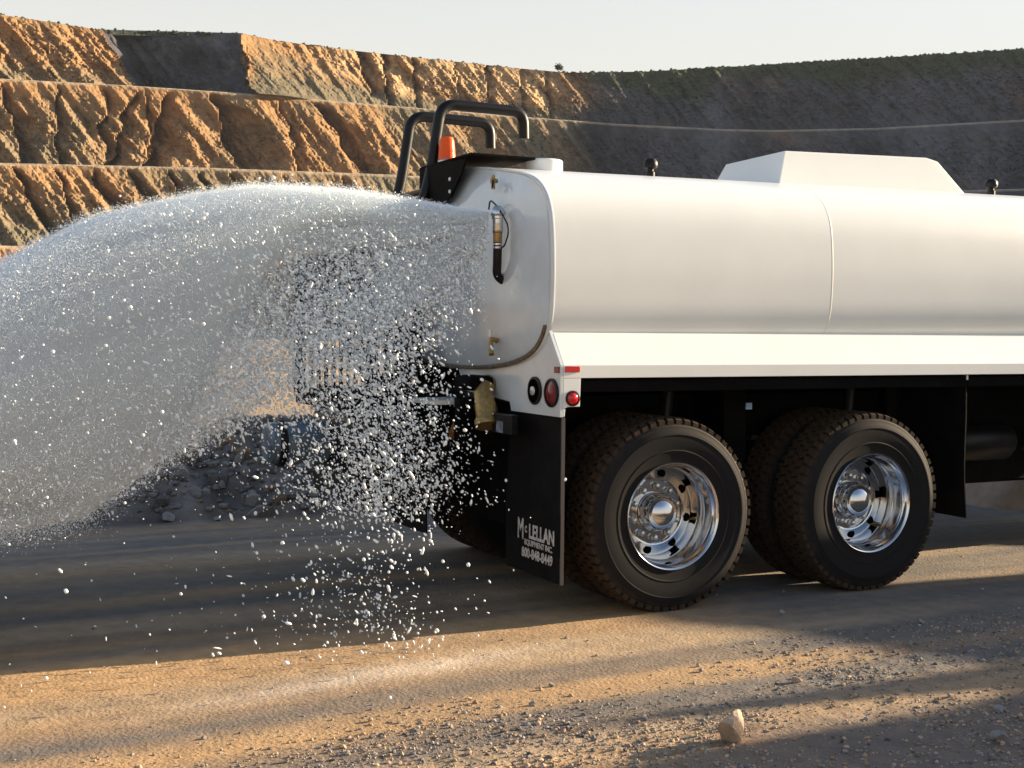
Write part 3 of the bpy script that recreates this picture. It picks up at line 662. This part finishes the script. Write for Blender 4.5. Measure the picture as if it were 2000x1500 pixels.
# large brass dust-down nozzles under the apron
dn = MB().tube([(.16, .80, 1.20), (.11, .76, 1.175), (.095, .72, 1.14), (.085, .66, 1.06), (.08, .64, 1.02), (.078, .635, 1.005), (.075, .62, .975)], [.055, .060, .052, .062, .058, .070, .068], 24).build('dust_nozzle', m_brass, T)
MB().tube([(.05, .93, 1.02), (.045, .95, .98), (.04, .99, .92), (.035, 1.02, .88)], [.022, .024, .028, .018], 14).build('drain_pipe', m_orange, T)
b = MB(); b.box((.02, .98, 1.16), (.17, .72, 1.245)); b.build('nozzle_elbow', m_chassis, T, bevel=.03)
b = MB(); b.box((.09, .36, .945), (.13, .60, 1.05)); lb = b.build('plate_holder', m_black, T, smooth=False, bevel=.004)
b = MB(); b.box((.0865, .46, .950), (.0895, .535, 1.01)); b.build('plate_sticker', mat('sticker_blue_grey', (.30, .36, .42), .5, second=(.08, .1, .13), vscale=40, detail=3), lb, smooth=False)
b = MB(); b.box((-.12, .95, 1.075), (.16, 2.15, 1.10)); b.build('bumper_step', m_white, T, smooth=False, bevel=.004)
b = MB(); b.box((.215, .64, .42), (.235, 2.3, 1.30)); b.build('rear_dark_filler', m_chassis, T, smooth=False)  # dark sheet added to black out the bright gaps behind the rear gear
b = MB(); b.box((-.50, 1.3, 1.022), (.16, 2.3, 1.13)); b.build('rear_deck', m_chassis, T, smooth=False, bevel=.01)
# pump box, discharge barrel and hose rack sticking out at the rear
b = MB(); b.box((-.50, 1.15, .50), (.12, 1.95, 1.00)); b.build('pump_box', m_black, T, smooth=False, bevel=.03)
b = MB(); b.box((-.51, 1.30, 1.00), (-.20, 1.96, 1.02)); b.build('pump_box_lid', m_blue, T, smooth=False, bevel=.006)
MB().lathe([(0, 0), (.10, 0), (.125, .02), (.125, .36), (0, .38)], (-.86, 1.70, .82), (1, 0, 0), 32).build('discharge_barrel', m_blue, T)
MB().lathe([(.13, 0), (.145, .01), (.145, .035), (.13, .045)], (-.80, 1.70, .82), (1, 0, 0), 32).build('barrel_flange', m_black, T)
rk = MB(); rk.tube(bend([(-.50, 2.25, 1.08), (-.50, 2.25, 1.93), (.14, 2.25, 2.02), (.14, 2.25, 1.10)], .06), .026, 10); rack = rk.build('hose_rack', m_black, T, label='black rack of upright bars behind the spray')
for i in range(12):
    x = -.46+i*.05; MB().tube([(x, 2.25, 1.05), (x, 2.25, 1.95+.007*i)], .0145, 8).build('rack_bar', m_black, rack)
b = MB(); b.box((-.49, 2.235, 1.68), (.13, 2.265, 1.97)); b.build('rack_panel', m_black, rack, smooth=False, bevel=.004)
MB().tube(bend([(.05, 2.1, 1.1), (-.2, 2.15, 1.35), (-.25, 2.15, 1.9), (.0, 2.15, 2.1), (.12, 2.15, 2.2)], .15), .05, 12).build('black_hose', m_black, T)
MB().tube(bend([(.0, 1.75, 1.1), (-.08, 1.75, 1.5), (-.05, 1.80, 2.0), (.10, 1.85, 2.2)], .15), .055, 12).build('black_hose', m_black, T)
MB().tube(bend([(-.10, 1.95, 1.05), (-.14, 1.95, 1.6), (.0, 1.95, 1.95)], .15), .05, 12).build('black_hose', m_black, T)

# ============================================================ WATER
def drops(name, P, R, label, cat='water spray'):
    me = bpy.data.meshes.new(name); me.vertices.add(len(P)); me.vertices.foreach_set('co', P.astype(np.float32).ravel())
    a = me.attributes.new('rad', 'FLOAT', 'POINT'); a.data.foreach_set('value', R.astype(np.float32))
    me.update(); me.materials.append(m_water)
    o = bpy.data.objects.new(name, me); COL.objects.link(o)
    o['kind'] = 'stuff'; o['label'] = label; o['category'] = cat
    ng = bpy.data.node_groups.new(name+'_points', 'GeometryNodeTree')
    ng.interface.new_socket('Geometry', in_out='INPUT', socket_type='NodeSocketGeometry'); ng.interface.new_socket('Geometry', in_out='OUTPUT', socket_type='NodeSocketGeometry')
    gi = ng.nodes.new('NodeGroupInput'); go = ng.nodes.new('NodeGroupOutput')
    mp = ng.nodes.new('GeometryNodeMeshToPoints'); na = ng.nodes.new('GeometryNodeInputNamedAttribute'); na.data_type = 'FLOAT'; na.inputs[0].default_value = 'rad'
    sm = ng.nodes.new('GeometryNodeSetMaterial'); sm.inputs['Material'].default_value = m_water
    ng.links.new(gi.outputs[0], mp.inputs[0]); ng.links.new(na.outputs[0], mp.inputs['Radius']); ng.links.new(mp.outputs[0], sm.inputs[0]); ng.links.new(sm.outputs[0], go.inputs[0])
    md = o.modifiers.new('points', 'NODES'); md.node_group = ng
    return o
g = np.random.default_rng(99)
G = 9.81; O = np.array([.05, .56, 2.10])
# the fan seen from the side: upper and lower edge of the sheet over the distance behind the nozzle
Dk = np.array([0, .15, .45, .75, 1.0, 1.25, 1.55, 1.85, 2.05, 2.45, 2.9, 3.4, 4.2])
up_ = np.array([2.12, 2.13, 2.165, 2.20, 2.205, 2.20, 2.14, 2.06, 2.00, 1.76, 1.42, 1.0, .2])
lo_ = np.array([2.06, 1.86, 1.60, 1.42, 1.26, 1.08, .88, .70, .55, .50, .15, .02, .0])
def sheet(n, tpow, yspread, dmin=.02, dmax=3.6, edge=.02):
    D = dmin+(dmax-dmin)*g.random(n)**.9
    u = g.random(n)**tpow
    zu = np.interp(D, Dk, up_)+np.abs(g.normal(0, 1, n))*edge*(.3+D*.4); zl = np.interp(D, Dk, lo_)
    z = zu-(zu-zl)*u
    y = O[1]+D*.16+g.normal(0, 1, n)*(.02+yspread*D)
    return D, u, np.stack([O[0]-D, y, z], -1)
# fine mist
n = 2900000; D, u, P = sheet(n, 1.15, .10)
coarse = sst(1.65, 1.0, D)*sst(.24, .52, u+.08*sst(.35, .7, D))*(.25+.75*sst(.25, .75, D))          # near the truck the lower part breaks into coarse drops
strm = np.clip(.78+1.3*vnoise(u*22+.3*D, D*1.1, 201)+.9*vnoise(u*60, D*2.2, 203), .12, 1)   # ropes of denser water along the fan
kp = g.random(n) < (1-.93*coarse)*(1-.35*u*sst(1.2, .8, D))*strm; P, u, D = P[kp], u[kp], D[kp]
P = P[P[:, 2] > .02]; R = .0012*np.exp(g.normal(0, .25, len(P)))
drops('water_mist', P, R, 'dense pale fan of fine spray arching out behind the truck')
# the finest spray: a closed lens-shaped body of thin air-borne mist inside the fan
Dm = np.linspace(.06, 3.5, 46); nu = 15; top_, bot_ = [], []
mv = []
for Di in Dm:
    zt = np.interp(Di, Dk, up_)+.02; zb = max(np.interp(Di, Dk, lo_), .03); zb = zb+(zt-zb)*(.50+.24*float(sst(.35, .8, Di)))*float(sst(1.8, .9, Di)); ring = []
    th = .04+.15*Di*float(sst(0, .4, Di))
    for j in range(2*nu):
        a = 2*PI*j/(2*nu); cz_, cy_ = math.cos(a), math.sin(a)
        ring.append((O[0]-Di, O[1]+Di*.16+th*cy_*abs(cy_)**.3, (zt+zb)/2+(zt-zb)/2*cz_))
    mv.append(ring)
mb = MB(); mb.loft(mv)
m_mist = bpy.data.materials.new('mist_air'); m_mist.use_nodes = True; mn = m_mist.node_tree; mn.nodes.remove(mn.nodes['Principled BSDF'])
pv = mn.nodes.new('ShaderNodeVolumePrincipled'); pv.inputs['Color'].default_value = (.955, .985, 1.0, 1); pv.inputs['Density'].default_value = 30; pv.inputs['Anisotropy'].default_value = .1
mn.links.new(pv.outputs[0], mn.nodes['Material Output'].inputs['Volume'])
mo = mb.build('mist_cloud', m_mist); mo['kind'] = 'stuff'; mo['label'] = 'thin white mist hanging inside the fan of spray'; mo['category'] = 'mist'
# coarse drops falling near the truck
n = 52000; D, u, P = sheet(n, .62, .10, .02, 2.0)
P[:, 2] -= g.random(n)**2*.45*sst(1.9, .2, D)*u
kp = g.random(n) < (.25+.75*sst(1.9, 1.2, D)); P = P[kp]; n = len(P)
P = P[P[:, 2] > .5]
m_ = 17000; xx = O[0]-.02-np.abs(g.normal(.46, .30, m_)); zt_ = np.interp(-xx, [-.1, 0, .2, .6, 1, 1.5], [1.75, 1.8, 1.75, 1.5, 1.2, .9]); zz = .48+(zt_-.48)*g.random(m_)**.9; yv = .62+.25*g.normal(0, 1, m_)
kp = (g.random(m_) < sst(-.06, -.62, xx+.35*(zz-1.2)) + .04) & (zz > .50+.16*np.abs(xx+.55)); P = np.concatenate([P, np.stack([xx, yv, zz], -1)[kp]])
# stragglers falling to the ground
m_ = 2800; xx = O[0]-.45-g.gamma(4.0, .11, m_); zz = 2.0*g.random(m_)**1.5; yv = .35+g.normal(0, .35, m_)-.25*(1-zz/2)
P = np.concatenate([P, np.stack([xx, yv, zz+.02], -1)])
m_ = 260; P = np.concatenate([P, np.stack([g.uniform(-3, -.2, m_), g.normal(.3, .55, m_), .03+g.random(m_)**2*.9], -1)])
kp = g.random(len(P)) < .56; P = P[kp]
def drop_mesh(name, P, R, label, seed):
    """loose drops, each one a little stretched along its fall"""
    gg = np.random.default_rng(seed); n = len(P); bv, bf = IV, IF; k = len(bv)
    V = bv[None]*(1+gg.uniform(-.22, .22, (n, k, 1)))*R[:, None, None]
    st = 1+gg.gamma(1.4, .45, n); V[..., 2] *= st[:, None]; V[..., :2] /= (st**.25)[:, None, None]
    tl = gg.normal(.55, .5, n)[:, None]; ct, s_t = np.cos(tl), np.sin(tl)
    V = np.stack([V[..., 0]*ct-V[..., 2]*s_t, V[..., 1], V[..., 0]*s_t+V[..., 2]*ct], -1)+P[:, None]
    F_ = (bf[None]+(np.arange(n)*k)[:, None, None]).reshape(-1, 3)
    return np_mesh(name, V.reshape(-1, 3), F_, m_water, None, True, 'stuff', label, 'water drops')
R = .0037*np.exp(g.normal(0, .5, len(P))).clip(.35, 2.6)
drop_mesh('water_drops', P, R, 'coarse white drops falling from the spray behind the truck', 8)
# bright sparkle drops in the mist
n = 3600; D, u, P = sheet(n, 1.0, .10, .5, 3.4, .03); P[:, 1] -= .15+.1*D; P = P[P[:, 2] > .03]
drops('stray_drops', P, .0036*np.exp(g.normal(0, .4, len(P))).clip(.5, 2.4), 'loose bright drops flying in front of the mist', 'water drops')
sc.cycles.max_bounces = 10; sc.cycles.diffuse_bounces = 6; sc.cycles.volume_bounces = 9

# ============================================================ AIR
hb = MB(); hb.box((-700, -700, -6), (700, 700, 90))
m_hz = bpy.data.materials.new('dusty_air'); m_hz.use_nodes = True; hn = m_hz.node_tree; hn.nodes.remove(hn.nodes['Principled BSDF'])
hv = hn.nodes.new('ShaderNodeVolumePrincipled'); hv.inputs['Color'].default_value = (.66, .80, 1.0, 1); hv.inputs['Density'].default_value = .00009
hn.links.new(hv.outputs[0], hn.nodes['Material Output'].inputs['Volume'])
hz_ = hb.build('haze', m_hz, smooth=False); hz_['kind'] = 'stuff'; hz_['label'] = 'faint dusty haze filling the pit'; hz_['category'] = 'haze'
